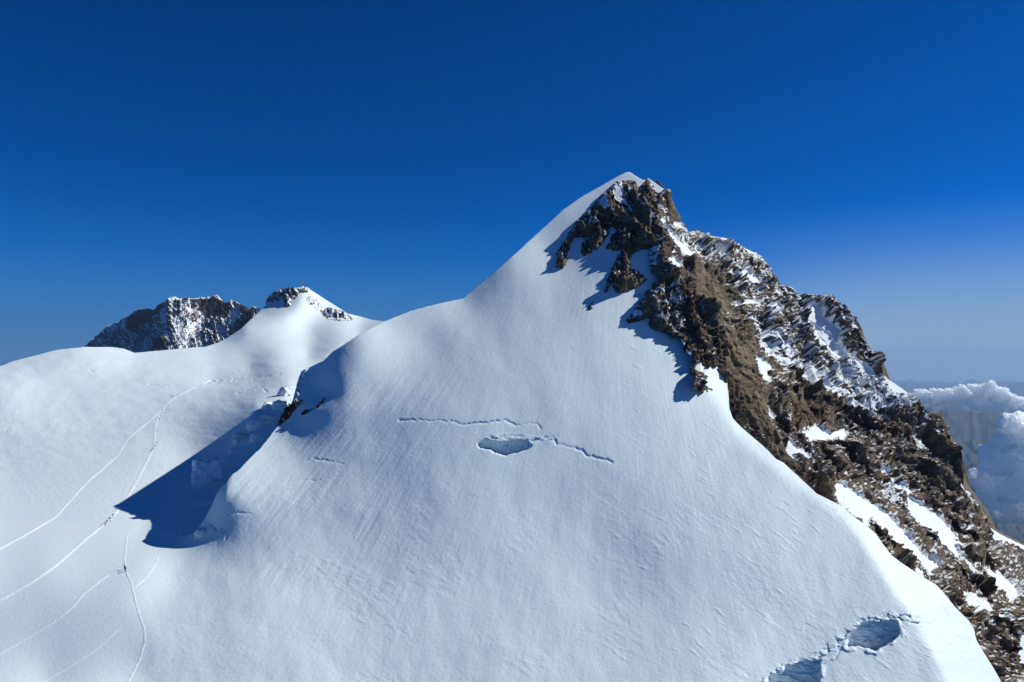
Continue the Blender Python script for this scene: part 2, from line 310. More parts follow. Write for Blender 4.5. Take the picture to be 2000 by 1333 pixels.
def M_w(x, y, detail=True):
    wG = gT(x, y); w = mT(x, y); s = seamless(x, y)
    w = wG * (1 - s) + w * s
    Y = 1 / w
    # the right flank turns away behind the fold line
    m = x > 1330
    if m.any():
        xm, ym = x[m], y[m]
        d = pdist(FOLD, xm, ym, 400); side = ym < np.interp(xm, [p[0] for p in FOLD], [p[1] for p in FOLD])
        sd = np.where(side & (xm > 1370), d, -d)
        soft = np.log1p(np.exp(np.clip(sd / 5., -30, 30))) * 5.
        Y[m] = Y[m] * (1 + .00062 * soft * smooth(1350, 1400, xm) * (1 - .35 * smooth(60, 200, soft)))
    # rim of the broken edge and the bowl beside it
    Y += 4 * np.exp(-(((x - 632) / 30) ** 2 + ((y - 765) / 24) ** 2))
    rim = pdist([(596, 724), (588, 745), (580, 770), (573, 792)], x, y, 30)
    Y -= (1.6 + 1.8 * perlin(x * .12, y * .12, 19)) * np.exp(-(rim / 8.) ** 2)
    if detail:
        for poly, A, B in CAVES:
            jx = x + 1.6 * perlin(x * .11, y * .11, 5) + 1.0 * perlin(x * .35, y * .35, 6); jy = y + 1.2 * perlin(x * .11, y * .11, 7) + 1.0 * perlin(x * .35, y * .35, 8)
            s = sdf(poly, jx, jy, 30); yt = min(p[1] for p in poly)
            ins = smooth(-.6, .8, s)
            lay = 1.2 * crag(x * .045 + y * .02, y * .09 - x * .02, 12, .7, .6) + .8 * fbm(x * .05, y * .09, 4, 3)
            Y += ins * (A + B * (y - yt) + .6 * lay)
            Y += -.4 * np.exp(-((s + 5) / 4.) ** 2) * smooth(.2, -.4, perlin(x * .05, y * .05, 9)) * (x > 1300)
        dz = pdist([(1480, 1345), (1530, 1308), (1600, 1285), (1650, 1245), (1690, 1215), (1750, 1205), (1795, 1212)], x, y, 40)
        dz = dz + 5 * perlin(x / 16., y / 16., 133)
        Y += .7 * crag(x / 15., y / 8., 131, .7, .5) * np.exp(-(dz / 9.) ** 2) + .22 * fbm(x / 6., y / 5., 3, 137) * np.exp(-(dz / 12.) ** 2)
        dz = pdist([(938, 861), (975, 852), (1040, 858), (1085, 858)], x, y, 30)
        Y += .45 * crag(x / 12., y / 5., 141, .7, .5) * np.exp(-(dz / 6.) ** 2)
        for line, A, wd in CRACKS:
            jx = x; jy = y + 3.0 * perlin(x * .10, y * .02, 16) + 1.2 * perlin(x * .22, y * .05, 14)
            d = pdist(line, jx, jy, 30); mod = .45 + .9 * smooth(-.3, .4, perlin(x * .025, y * .025, 17)) + .5 * np.abs(perlin(x * .2, y * .2, 18))
            Y += .28 * A * mod * np.exp(-(d / (.6 + wd * .8)) ** 2)
            
    return 1 / Y

def snow_relief(x, y, Y):
    """wind and slide marks on the big slope, metres"""
    dx = x - 1200; dy = y - 230; r = np.hypot(dx, dy); th = np.arctan2(dx, dy)
    px_m = Y / F
    h = .55 * fbm(x / 190., y / 190., 2, 40) + .16 * fbm(x / 55., y / 75., 2, 44)
    rib = fbm(th * 46, r / 170., 4, 50, .6)
    left = smooth(1050, 560, x) * smooth(400, 480, x)
    h += (.03 + .20 * left * smooth(700, 760, y) * smooth(1330, 1040, y) * (.25 + .9 * smooth(-.35, .35, fbm(x / 110., y / 80., 2, 58)))) * rib
    h += .025 * fbm(th * 120, r / 60., 3, 53, .6)
    # sastrugi slanting down to the right
    c, s = math.cos(math.radians(33)), math.sin(math.radians(33)); u = x * c + y * s; v = -x * s + y * c
    v2 = v + 6 * perlin(u / 70., v / 70., 60)
    sa = fbm(u / 42., v2 / 8., 4, 61, .6)
    right = smooth(950, 1250, x)
    h += right * .085 * np.where(sa > .18, (sa - .18) * 2.2, 0) * (.4 + 1.2 * smooth(-.1, .4, perlin(x / 120., y / 120., 66)))
    # small scalloped plates near the foot
    sc = crag(u / 22., v / 9., 70, .5, .8)
    pl = smooth(0.0, .35, perlin(x / 130., y / 90., 72)) * smooth(850, 1100, y)
    h += .045 * pl * sc * smooth(300, 700, x)
    h += .03 * fbm(x / 7., y / 7., 3, 75, .6) + .03 * fbm(x / 22., y / 22., 2, 78)
    return h

# ---------------------------------------------------------------- main snow slope
def column_rows(xs, top, bottom, n, win=61):
    t = np.linspace(0, 1, n)[:, None]; k = np.hanning(win + 2); k /= k.sum(); p = len(k) // 2
    sm = np.convolve(np.pad(top, p, 'edge'), k, 'valid')[:len(top)]; sb = np.convolve(np.pad(bottom, p, 'edge'), k, 'valid')[:len(top)]
    sm = np.minimum(sm, sb - 5)
    return sb[None] + (sm - sb)[None] * t + (top - sm)[None] * t ** 9 + (bottom - sb)[None] * (1 - t) ** 9

def seam_row(x): return curve(M_TOP, x)

STEP = 1.6
xs = np.arange(-110, 2040, STEP)
ytop = seam_row(xs) + np.where((xs > 640) & (xs < 1200), .6, 0) * perlin(xs / 9., xs * 0, 2)
edge_j = smooth(380, 400, xs) * smooth(640, 560, xs)
ytop = ytop + edge_j * (6 * fbm(xs / 26., xs * 0 + 3.3, 3, 21) + 1.6 * crag(xs / 13., xs * 0 + .5, 22, .6, .8))
NR = 700
ys = column_rows(xs, ytop, np.maximum(1400., ytop + 5), NR)
X = np.broadcast_to(xs, ys.shape).copy()
Y = 1 / M_w(X, ys)
Y += 5.0 * smooth(2, 12, sdf(ROCKA, X, ys, 20)) * smooth(342, 352, ys)
V = unproj(X, ys, Y); N = normals(V)
fade = smooth(300, 430, X + (ys - 1035) * .35)
top_f = smooth(0, 8, ys - ytop[None])
V = V + N * (snow_relief(X, ys, Y) * (fade * .85 + .15) * np.where(X < 430, np.clip((ys - ytop[None]) / 60., 0, 1), 1))[..., None]
V_edge = V[-1].copy()
# hidden far side: the crest falls away behind, after a shadow-casting thickness along the cliff
roll = []
cliff = smooth(640, 600, xs); on = smooth(345, 375, xs); zr_ = np.clip((xs - 1330) / 20., 0, 1)
thick = np.interp(xs, [375, 430, 500, 560, 595], [3, 12, 45, 95, 130])  # unseen depth added behind the crest to cast the long shadow on the glacier
for t in np.linspace(0, 1, 19)[1:]:
    a_ = min(t / .75, 1.); b_ = max(0., (t - .75) / .25)
    back = (thick * a_ ** 1.5) * cliff + (190 * t) * (1 - cliff)
    down = (.4 * min(t * 18, 1) + thick * a_ ** 1.5 * .035 + 50 * b_) * cliff + (20 * t + 150 * t * t) * (1 - cliff)
    down = down * (1 - zr_) + (35 * t + 140 * t * t) * zr_; back = back * (1 - zr_) + 30 * t * zr_
    P = V_edge.copy(); k_ = 1 + back * on / V_edge[:, 1]
    P = P * k_[:, None]
    if True: P[:, 2] = np.where(cliff > .5, P[:, 2], V_edge[:, 2])
    P[:, 2] -= down * on; P[:, 0] += 6 * t * zr_
    roll.append(P)
VM = np.concatenate([V, np.array(roll)], 0)
keepM = np.ones(VM.shape[:2], bool); keepM[NR:, xs < 352] = False
snow_slope = grid_mesh('snow_slope', VM, M_SNOW, keep=keepM)
put(snow_slope, 'smooth wind scoured snow slope rising to the pointed main summit', 'snow slope', kind='structure')

def M_point(px, py):
    a = np.array([float(px)]); b = np.array([float(py)])
    return 1 / M_w(a, b)[0]

# ---------------------------------------------------------------- glacier and the snow peak behind it
def G_detail(x, y, Y):
    h = 3.2 * fbm(x / 150., y / 60., 3, 80) * smooth(1.0, 2.2, Y / 400.) + .5 * fbm(x / 40., y / 18., 3, 84) * smooth(250, 600, Y)
    h += .06 * fbm(x / 8., y / 5., 3, 86)
    return h
G_CRACKS = [([(175, 722), (182, 726)], 3, 1.2), ([(268, 752), (300, 754), (345, 756)], 2.0, 1.3), ([(400, 747), (420, 744), (445, 742), (470, 740)], 7, 2.2), ([(485, 745), (505, 738), (530, 735), (548, 731)], 5, 2.0),
            ([(500, 762), (512, 757), (520, 764)], 4, 2.0), ([(463, 770), (480, 762), (490, 763)], 3, 2.2), ([(640, 695), (650, 685), (668, 675), (675, 670)], 8, 2.4), ([(655, 690), (680, 682)], 5, 2), ([(537, 715), (541, 710)], 3, 1.2), ([(0, 843), (20, 838)], 1.5, 2), ([(20, 730), (70, 722)], 2, 1.5), ([(115, 717), (170, 712)], 1.5, 1.5)]
def G_Y(x, y, detail=True):
    Y = 1 / np.maximum(gT(x, y), 1 / 4000.)
    if detail:
        for line, A, wd in G_CRACKS:
            jy = y + 2.0 * perlin(x * .12, y * .12, 116)
            d = pdist(line, x, jy, 25)
            Y = Y + 1.6 * A * (.4 + .9 * np.abs(perlin(x * .1, y * .1, 117))) * np.exp(-(d / wd) ** 2)
    return Y
xg = np.arange(-110, 900, STEP); gtop = curve(G_TOP, xg)
sy = seam_row(xg); start = np.where(xg < 352, sy, sy + 45 * smooth(352, 420, xg))
start = np.where(xg < 352, sy, np.minimum(start, 1100)); start = np.maximum(start, gtop + 6)
NG = 420
yg = column_rows(xg, gtop, start, NG)
XG = np.broadcast_to(xg, yg.shape).copy()
YG = G_Y(XG, yg)
VG = unproj(XG, yg, YG); NGm = normals(VG)
relief = G_detail(XG, yg, YG) * np.clip((start[None] - yg) / 40., 0, 1) * .8
# match the slope mesh along the shared seam
M_seam = np.stack([np.interp(xg, xs, V_edge[:, k]) for k in range(3)], -1)
VG = VG + NGm * relief[..., None]
wseam = (np.clip(1 - (start[None] - yg) / 30., 0, 1) * (xg < 352)[None])[..., None]
VG = VG + wseam * (M_seam - VG[0])[None]
rollg = []
for t in (.15, .4, .7, 1.):
    P = VG[-1].copy(); P[:, 1] += 400 * t; P[:, 0] *= (P[:, 1]) / (P[:, 1] - 400 * t); P[:, 2] -= 60 * t + 250 * t * t; rollg.append(P)
VGf = np.concatenate([VG, np.array(rollg)], 0)
glacier = grid_mesh('glacier', VGf, M_SNOWG)
put(glacier, 'broad bright glacier plateau with boot tracks left of the main summit', 'glacier', kind='structure')

def ground_Y(px, py):
    a, b = np.array([float(px)]), np.array([float(py)])
    return float(G_Y(a, b, False)[0]) if (py < curve(M_TOP, px)) else float(1 / M_w(a, b, False)[0])

# ---------------------------------------------------------------- big rock face
R_PTS = [(1290, 400, 'M'), (1300, 480, 'M'), (1300, 560, 'M'), (1310, 640, 'M'), (1240, 450, 'M'), (1330, 680, 'M'), (1230, 600, 'M'),
         (1340, 450, 428), (1380, 462, 450), (1490, 505, 470), (1600, 583, 475), (1650, 605, 470), (1712, 700, 462), (1780, 785, 452), (1840, 850, 440), (1880, 930, 428), (1922, 1028, 415), (2000, 1068, 440), (2120, 1110, 450),
         (1350, 560, 366), (1390, 620, 354), (1420, 700, 342), (1450, 780, 333), (1500, 860, 322), (1560, 930, 312), (1620, 990, 304), (1700, 1080, 288), (1800, 1160, 274), (1900, 1280, 258), (1960, 1380, 246), (2110, 1420, 262),
         (1450, 560, 415), (1470, 640, 392), (1550, 700, 412), (1650, 800, 405), (1600, 850, 350), (1740, 880, 398), (1700, 950, 345), (1800, 990, 372), (1900, 1100, 352), (1850, 1050, 356), (2000, 1180, 345), (1800, 1080, 322), (2000, 1333, 298), (1450, 900, 318), (1560, 1050, 296), (1700, 1250, 262), (1850, 1400, 230)]
R_PTS = [(a, b, (M_point(a, b) - 1.5 if c == 'M' else c)) for a, b, c in R_PTS]
rT = TPS(R_PTS, 1e-4)
SNOWP = [  # (density, outline)
    (.50, [(1300, 440), (1345, 452), (1380, 458), (1490, 498), (1500, 550), (1600, 575), (1650, 600), (1700, 680), (1715, 735), (1780, 775), (1772, 800), (1700, 822), (1660, 812), (1600, 770), (1540, 735), (1480, 680), (1440, 620), (1420, 560), (1390, 520), (1345, 500), (1320, 470)]),
    (.92, [(1565, 607), (1580, 598), (1600, 597), (1606, 620), (1640, 648), (1632, 672), (1650, 690), (1700, 725), (1720, 745), (1765, 778), (1740, 790), (1700, 795), (1680, 802), (1640, 795), (1600, 765), (1650, 762), (1640, 735), (1612, 700), (1585, 672), (1565, 640)]),
    (.68, [(1600, 722), (1640, 702), (1700, 728), (1762, 776), (1740, 797), (1680, 806), (1620, 782)]),
    (.95, [(1640, 624), (1650, 622), (1665, 632), (1677, 641), (1660, 646), (1645, 640)]),
    (.72, [(1440, 625), (1470, 618), (1500, 650), (1540, 690), (1590, 730), (1640, 790), (1620, 792), (1560, 745), (1520, 712), (1490, 682)]),
    (.9, [(1655, 690), (1700, 720), (1715, 742), (1690, 735), (1665, 715)]), (1.1, [(1722, 732), (1775, 764), (1768, 776), (1735, 760)]),
    (1, [(1460, 678), (1475, 693), (1500, 713), (1515, 722), (1500, 728), (1503, 750), (1492, 741), (1485, 722), (1470, 700)]),
    (1, [(1496, 815), (1501, 803), (1511, 813), (1511, 821), (1500, 819)]),
    (1, [(1565, 845), (1580, 842), (1590, 831), (1597, 832), (1607, 843), (1620, 848), (1630, 843), (1640, 840), (1648, 842), (1655, 850), (1640, 864), (1630, 862), (1615, 860), (1605, 864), (1590, 862), (1580, 866), (1572, 858)]),
    (1, [(1538, 858), (1545, 862), (1550, 870), (1560, 875), (1575, 885), (1583, 893), (1575, 902), (1562, 890), (1550, 888), (1553, 897), (1538, 896), (1536, 880)]),
    (.8, [(1563, 928), (1572, 917), (1590, 922), (1615, 927), (1616, 934), (1600, 933), (1588, 940), (1575, 934)]),
    (1.1, [(1630, 944), (1645, 946), (1665, 960), (1690, 976), (1715, 993), (1740, 1012), (1770, 1045), (1800, 1080), (1828, 1100), (1838, 1110), (1822, 1116), (1824, 1132), (1815, 1120), (1795, 1095), (1765, 1082), (1745, 1066), (1725, 1045), (1712, 1032), (1700, 1016), (1692, 1030), (1680, 1020), (1660, 1010), (1645, 990), (1628, 965)]),
    (1.1, [(1770, 968), (1790, 980), (1815, 999), (1835, 1010), (1850, 1028), (1868, 1048), (1862, 1056), (1880, 1064), (1872, 1068), (1862, 1066), (1875, 1085), (1898, 1108), (1915, 1128), (1890, 1115), (1868, 1090), (1848, 1075), (1830, 1065), (1812, 1045), (1790, 1030), (1775, 1010), (1767, 990)]),
    (.85, [(1701, 902), (1708, 908), (1730, 925), (1760, 950), (1792, 962), (1775, 966), (1765, 972), (1740, 945), (1715, 925)]), (.62, [(1715, 938), (1735, 952), (1762, 985), (1768, 1005), (1745, 990), (1715, 975), (1712, 955)]),
    (1, [(1850, 917), (1858, 920), (1865, 935), (1878, 945), (1890, 960), (1898, 980), (1908, 1000), (1902, 1004), (1892, 985), (1880, 975), (1868, 958), (1860, 940)]),
    (1.1, [(1922, 1024), (1940, 1030), (1970, 1044), (2000, 1060), (2130, 1100), (2130, 1150), (2000, 1085), (1985, 1072), (1970, 1062), (1955, 1062), (1950, 1072), (1940, 1056)]),
    (1, [(1871, 1026), (1876, 1028), (1883, 1036), (1888, 1026), (1896, 1028), (1888, 1036), (1885, 1042), (1877, 1036)]), (1, [(1883, 1000), (1888, 1003), (1892, 1012), (1885, 1012)]),
    (1, [(1918, 1106), (1935, 1112), (1950, 1118), (1962, 1130), (1980, 1142), (1987, 1165), (1978, 1172), (1968, 1182), (1958, 1165), (1945, 1152), (1932, 1130)]),
    (.85, [(1872, 1152), (1900, 1155), (1930, 1178), (1967, 1212), (1955, 1216), (1948, 1214), (1920, 1198), (1925, 1215), (1932, 1232), (1915, 1222), (1900, 1200), (1890, 1180)]),
    (1.1, [(1984, 1236), (2000, 1236), (2030, 1240), (2030, 1350), (2005, 1340), (1995, 1300), (1988, 1265)]), (1, [(1786, 1108), (1797, 1110), (1806, 1122), (1796, 1124), (1788, 1116)]),
    (.75, [(1955, 1070), (1975, 1090), (2000, 1100), (2010, 1115), (1975, 1102), (1960, 1100), (1952, 1085)]), (.9, [(1806, 815), (1817, 812), (1822, 818), (1810, 824)]),
    (.8, [(1776, 853), (1800, 858), (1806, 872), (1790, 880), (1778, 866)]), (.75, [(1780, 810), (1790, 818), (1798, 840), (1786, 832)]), (.62, [(1745, 762), (1772, 772), (1775, 800), (1760, 812), (1740, 800)]),
    # patches among the pillars of the summit block
    (1, [(1195, 372), (1205, 360), (1215, 358), (1217, 375), (1210, 385), (1222, 391), (1229, 398), (1212, 394), (1199, 388)]), (.95, [(1168, 396), (1178, 384), (1186, 390), (1181, 398), (1194, 403), (1187, 410), (1175, 404)]),
    (1, [(1289, 401), (1297, 408), (1305, 417), (1296, 415), (1289, 408)]), (1, [(1286, 422), (1300, 430), (1299, 440), (1311, 455), (1324, 470), (1337, 480), (1357, 500), (1360, 508), (1340, 498), (1322, 480), (1305, 465), (1293, 450), (1288, 437)]),
    (1, [(1310, 430), (1325, 435), (1343, 453), (1330, 451), (1314, 443)]), (1, [(1304, 504), (1315, 503), (1326, 512), (1334, 521), (1326, 522), (1323, 532), (1312, 528), (1306, 517)]), (.9, [(1268, 417), (1276, 424), (1275, 431), (1268, 429)]),
    (.6, [(1145, 428), (1180, 432), (1172, 442), (1150, 440)]), (.9, [(1180, 458), (1187, 452), (1186, 462), (1178, 464)]), (.7, [(1273, 470), (1287, 480), (1285, 484), (1275, 478)]),
    (.9, [(1238, 398), (1250, 405), (1262, 412), (1250, 410)]), (.85, [(1302, 488), (1315, 490), (1322, 497), (1308, 496)]), (.65, [(1268, 485), (1284, 488), (1276, 530), (1268, 525)]),
    (.75, [(1205, 530), (1215, 533), (1214, 543), (1206, 541)]), (.7, [(1226, 603), (1252, 608), (1256, 620), (1240, 618)]), (.55, [(1270, 565), (1330, 560), (1340, 640), (1310, 650), (1280, 630)]),
    (1, [(1376, 457), (1400, 460), (1425, 463), (1450, 480), (1445, 483), (1420, 471), (1400, 467)]), (1, [(1454, 483), (1470, 490), (1489, 499), (1487, 504), (1470, 499), (1460, 494)]),
    (.95, [(1325, 475), (1338, 478), (1358, 500), (1350, 506), (1335, 495)]), (.9, [(1355, 470), (1366, 480), (1384, 492), (1366, 490)]), (.95, [(1380, 482), (1395, 492), (1410, 503), (1420, 510), (1408, 514), (1390, 508)]),
    (.98, [(1397, 545), (1412, 535), (1424, 530), (1436, 536), (1448, 530), (1462, 530), (1475, 543), (1490, 556), (1470, 553), (1455, 540), (1440, 545), (1428, 556), (1412, 549)]), (1, [(1445, 592), (1458, 584), (1480, 588), (1478, 593), (1450, 597)]),
    (.95, [(1505, 558), (1518, 566), (1534, 580), (1530, 586), (1518, 582), (1510, 570)]), (.9, [(1423, 593), (1436, 592), (1450, 605), (1440, 606), (1425, 602)]), (.9, [(1490, 600), (1515, 590), (1525, 603), (1510, 618), (1495, 612)]),
    (0, [(1345, 520), (1385, 530), (1408, 560), (1426, 590), (1422, 606), (1415, 600), (1400, 620), (1410, 650), (1390, 640), (1365, 590), (1350, 560)]), (-.1, [(1405, 650), (1440, 640), (1470, 690), (1484, 740), (1500, 790), (1490, 800), (1530, 880), (1600, 950), (1560, 935), (1500, 875), (1430, 800), (1412, 740)]),
    (-.1, [(1200, 405), (1235, 415), (1262, 430), (1268, 450), (1245, 448), (1215, 440), (1200, 425)]), (0, [(1550, 760), (1600, 770), (1650, 830), (1620, 840), (1590, 828), (1560, 840), (1540, 820), (1530, 770)]),
]
SLAB = [[(1340, 525), (1385, 530), (1408, 560), (1426, 590), (1430, 640), (1470, 690), (1484, 740), (1510, 800), (1540, 880), (1600, 950), (1560, 935), (1500, 875), (1430, 800), (1412, 740), (1400, 640), (1365, 590)], [(1198, 400), (1235, 412), (1262, 428), (1268, 450), (1245, 448), (1215, 440), (1200, 425)]]
RECESS = [(7, [(1533, 772), (1541, 764), (1549, 766), (1556, 790), (1558, 806), (1535, 806), (1530, 790)]), (7, [(1560, 765), (1590, 770), (1610, 790), (1602, 835), (1568, 842), (1555, 815)]), (8, [(1590, 866), (1640, 866), (1660, 880), (1680, 930), (1700, 962), (1650, 940), (1612, 912), (1590, 890)]),
          (7, [(1850, 1010), (1880, 1035), (1900, 1045), (1935, 1100), (1945, 1122), (1900, 1105), (1870, 1060)]), (9, [(1925, 1214), (1960, 1219), (1980, 1240), (1967, 1290), (1945, 1270), (1930, 1240)]), (6, [(1695, 1020), (1718, 1046), (1760, 1085), (1778, 1112), (1762, 1098), (1735, 1082), (1708, 1050)]),
          (6, [(1790, 1045), (1832, 1075), (1870, 1108), (1905, 1140), (1890, 1146), (1850, 1117), (1800, 1068)]), (4, [(1320, 645), (1390, 650), (1400, 700), (1345, 695)]), (6, [(1640, 803), (1700, 812), (1742, 842), (1700, 852), (1640, 838)]), (6, [(1780, 905), (1800, 915), (1815, 960), (1800, 975), (1785, 940)]),
          (5, [(1160, 425), (1198, 430), (1200, 455), (1170, 450)]), (4, [(1215, 450), (1275, 455), (1280, 470), (1220, 468)])]

def rock_relief(x, y, ppm, seed=200, ang=56, scale=1.0):
    """metres of craggy relief; ppm = pixels per metre"""
    c, s = math.cos(math.radians(ang)), math.sin(math.radians(ang)); u = (x * c + y * s) / scale; v = (-x * s + y * c) / scale
    wx = 7 * fbm(u / 50., v / 30., 3, seed + 30); wy = 7 * fbm(u / 50., v / 30., 3, seed + 34); u = u + wx; v = v + wy
    h = 17 * fbm(u / 150., v / 60., 3, seed, ridged=True)
    h += 17 * crag(u / 66., v / 27., seed + 5, .85, .5)
    h += 8.0 * crag(u / 28., v / 12., seed + 6, .9, .5)
    h += 3.6 * crag(u / 12., v / 6., seed + 7, 1.0, .6)
    h += 1.7 * crag(u / 5.5, v / 3.4, seed + 8, 1.0, .7)
    h += .8 * fbm(u / 6., v / 4., 3, seed + 20)
    c2, s2 = math.cos(math.radians(ang + 22)), math.sin(math.radians(ang + 22)); p = (x * c2 + y * s2) / scale + wx; q = (-x * s2 + y * c2) / scale + wy
    h += 7.0 * crag(p / 52., q / 9., seed + 12, .45, .55) + 2.5 * crag(p / 24., q / 4.2, seed + 13, .45, .6)
    return h * scale / ppm

def rock_tone(x, y, seed=200, ang=56, scale=1.0):
    c, s = math.cos(math.radians(ang)), math.sin(math.radians(ang)); u = (x * c + y * s) / scale; v = (-x * s + y * c) / scale
    wx = 7 * fbm(u / 50., v / 30., 3, seed + 30); wy = 7 * fbm(u / 50., v / 30., 3, seed + 34); u = u + wx; v = v + wy
    t = .5 + .45 * crag(u / 66., v / 27., seed + 5, 0, 1) + .3 * crag(u / 28., v / 12., seed + 6, 0, 1) + .2 * crag(u / 12., v / 6., seed + 7, 0, 1)
    return np.clip(t, 0, 1)
def vnorm_z(V): return normals(V)

xr = np.arange(1074, 2110, 1.25)
rtop = curve(R_TOP, xr) + smooth(1300, 1320, xr) * 2.0 * fbm(xr / 12., xr * 0, 4, 33)
rbot = np.where(xr < 1340, 760., curve(M_TOP, np.minimum(xr, 2030)) + 70); rbot = np.minimum(rbot, 1460)
rbot = np.maximum(rbot, rtop + 40)
NRR = 560
yr = column_rows(xr, rtop, rbot, NRR)
XR = np.broadcast_to(xr, yr.shape).copy()
wR = rT(XR, yr); wM = M_w(XR, yr, False)
zone = smooth(-45, 10, sdf([(1303, 370), (1306, 420), (1300, 480), (1296, 560), (1300, 620), (1345, 700), (1400, 800), (1500, 950), (1650, 1100), (1900, 1500), (2300, 1500), (2300, 300), (1303, 300)], XR, yr, 60))
YR0 = 1 / (wM * (1 - zone) + wR * zone)
jx = XR + 3.5 * perlin(XR / 9., yr / 9., 90) + 1.5 * perlin(XR / 4., yr / 4., 91); jy = yr + 3.5 * perlin(XR / 9., yr / 9., 92) + 1.5 * perlin(XR / 4., yr / 4., 93)
sA = sdf(ROCKA, jx, jy, 60)
inA = np.where(XR > 1345, 60, sA)
prot = np.where(inA > 0, .3 + 5.5 * (1 - np.exp(-np.maximum(inA, 0) / 9.)), inA * .5)
YR = YR0 - prot * (1 - zone) - 2.0 * zone * 0
VR = unproj(XR, yr, YR)
# smooth base for displacement direction
NB = normals(unproj(XR, yr, 1 / rT(XR, yr)))
dens = np.full(XR.shape, .325)
sx = XR + 2.5 * perlin(XR / 11., yr / 11., 95) + 2 * perlin(XR / 4., yr / 4., 96); sy_ = yr + 2.5 * perlin(XR / 11., yr / 11., 97) + 2 * perlin(XR / 4., yr / 4., 98)
for dn, poly in SNOWP:
    s = smooth(-1.5, 2.0, sdf(poly, sx, sy_, 12)); dens = dens * (1 - s) + dn * s
slab = np.zeros(XR.shape)
for poly in SLAB: slab = np.maximum(slab, smooth(-4, 8, sdf(poly, sx, sy_, 20)))
for A, poly in RECESS:
    YR = YR + A * smooth(-1.5, 4, sdf(poly, sx, sy_, 10))
VR = unproj(XR, yr, YR)
ppm = F / YR
rel = rock_relief(XR, yr, ppm)
cs, sn = math.cos(math.radians(40)), math.sin(math.radians(40)); u = XR * cs + yr * sn; v = -XR * sn + yr * cs
sn_noise = .55 * fbm(u / 16., v / 6., 4, 300, .6) + .62 * fbm(u / 6., v / 3.2, 3, 310, .6)
damp = np.clip((dens - .6) / .35, 0, 1)
zl = (1 - zone)
amp = 1.25 * (1 - .93 * damp) * (1 - .56 * slab) * (zl * np.clip(inA / 14., 0, 1) * .75 + zone) 
near_ramp = np.zeros(XR.shape)
for dn, poly in SNOWP:
    if dn >= 1: near_ramp = np.maximum(near_ramp, smooth(-26, -2, sdf(poly, XR, yr, 30)))
amp *= 1 - .55 * near_ramp
amp *= np.clip(.35 + (yr - rtop[None]) / 25., 0, 1)
VR = VR + NB * (rel * amp)[..., None]
nz = normals(VR)[..., 2]
snowv = dens + sn_noise * (1 - .5 * np.abs(2 * dens - 1)) * .9 + .35 * (nz - .5) * (1 - damp)
snow_attr = np.clip(.5 + (snowv - .5) * 1.6, 0, 1)
keep = ((inA > -5) | (XR > 1345))
rr = []
for t in np.linspace(0, 1, 10)[1:] ** 1.4:
    P = VR[-1].copy(); b = 160 * t
    P[:, 0] += P[:, 0] / P[:, 1] * b + 30 * t; P[:, 1] += b; P[:, 2] -= 15 * t + 190 * t * t; rr.append(P)
VRf = np.concatenate([VR, np.array(rr)], 0); keepf = np.concatenate([keep, np.broadcast_to(xr > 1303, (9, len(xr)))], 0)
tone = rock_tone(XR, yr); tone = tone * (1 - slab) + slab * (.62 + .35 * (tone - .5)); tone = np.concatenate([tone, np.full((9, len(xr)), .5)], 0)
sf = np.concatenate([snow_attr, np.zeros((9, len(xr)))], 0)
rock_face = grid_mesh('rock_face', VRf, M_ROCK, keep=keepf, attrs={'snow': sf, 'tone': tone}, flat=True)
put(rock_face, 'steep brown rock face streaked with snow falling right from the main summit', 'rock face', kind='structure')

# ---------------------------------------------------------------- distant rocky peak
p_pts = [(340, 582, 2750), (328, 630, 2600), (312, 690, 2440), (165, 680, 3050), (250, 650, 2850), (220, 690, 2800), (280, 610, 2900), (400, 582, 2850), (430, 580, 2850), (400, 640, 2680), (400, 700, 2500), (470, 600, 2750), (470, 650, 2600), (520, 620, 2650), (545, 700, 2500), (440, 700, 2480), (130, 720, 3000), (290, 650, 2800), (375, 690, 2520)]
pT = TPS(p_pts, 1e-4)
xp = np.arange(152, 540, .9); ptop = curve(P_TOP, xp) + 1.3 * fbm(xp / 6., xp * 0, 3, 35)
NP = 150; yp = column_rows(xp, ptop, np.full(xp.shape, 712.), NP); XP = np.broadcast_to(xp, yp.shape).copy()
YP = 1 / pT(XP, yp); VP = unproj(XP, yp, YP); NPn = normals(VP)
relp = rock_relief(XP, yp, F / YP, 400, 70, .42) * np.clip(.3 + (yp - ptop[None]) / 14., 0, 1)
VP = VP + NPn * relp[..., None]
dp = np.full(XP.shape, .58)
for dn, poly in [(.56, [(150, 690), (215, 630), (300, 600), (338, 584), (312, 700), (150, 700)]), (.5, [(345, 585), (355, 590), (340, 640), (330, 690), (312, 690), (326, 630)]), (.22, [(230, 625), (300, 600), (325, 590), (310, 610), (265, 650), (240, 640)]), (.15, [(470, 595), (500, 602), (500, 625), (470, 665), (440, 675), (462, 635)]),
                 (.9, [(345, 582), (352, 582), (352, 596), (345, 592)]), (.95, [(240, 628), (253, 622), (247, 640), (236, 645)]), (.2, [(370, 588), (440, 588), (455, 600), (440, 625), (400, 620), (385, 605)]), (.2, [(300, 668), (318, 665), (325, 690), (298, 690)]), (.75, [(455, 610), (480, 612), (470, 628), (458, 622)])]:
    s = smooth(-2, 2, sdf(poly, XP, yp, 10)); dp = dp * (1 - s) + dn * s
snp = dp + .05 - .10 * np.clip(relp / 6., -1.5, 1.5) + .55 * (.7 * fbm((XP * .8 + yp * .6) / 9., (-XP * .6 + yp * .8) / 4., 3, 420, .7) + .4 * fbm(XP / 2.4, yp / 2.0, 2, 425)) + .25 * (normals(VP)[..., 2] - .5)
rp = []
for t in (.3, .6, 1.):
    P = VP[-1].copy(); P[:, 1] += 500 * t; P[:, 2] -= 60 * t + 500 * t * t; rp.append(P)
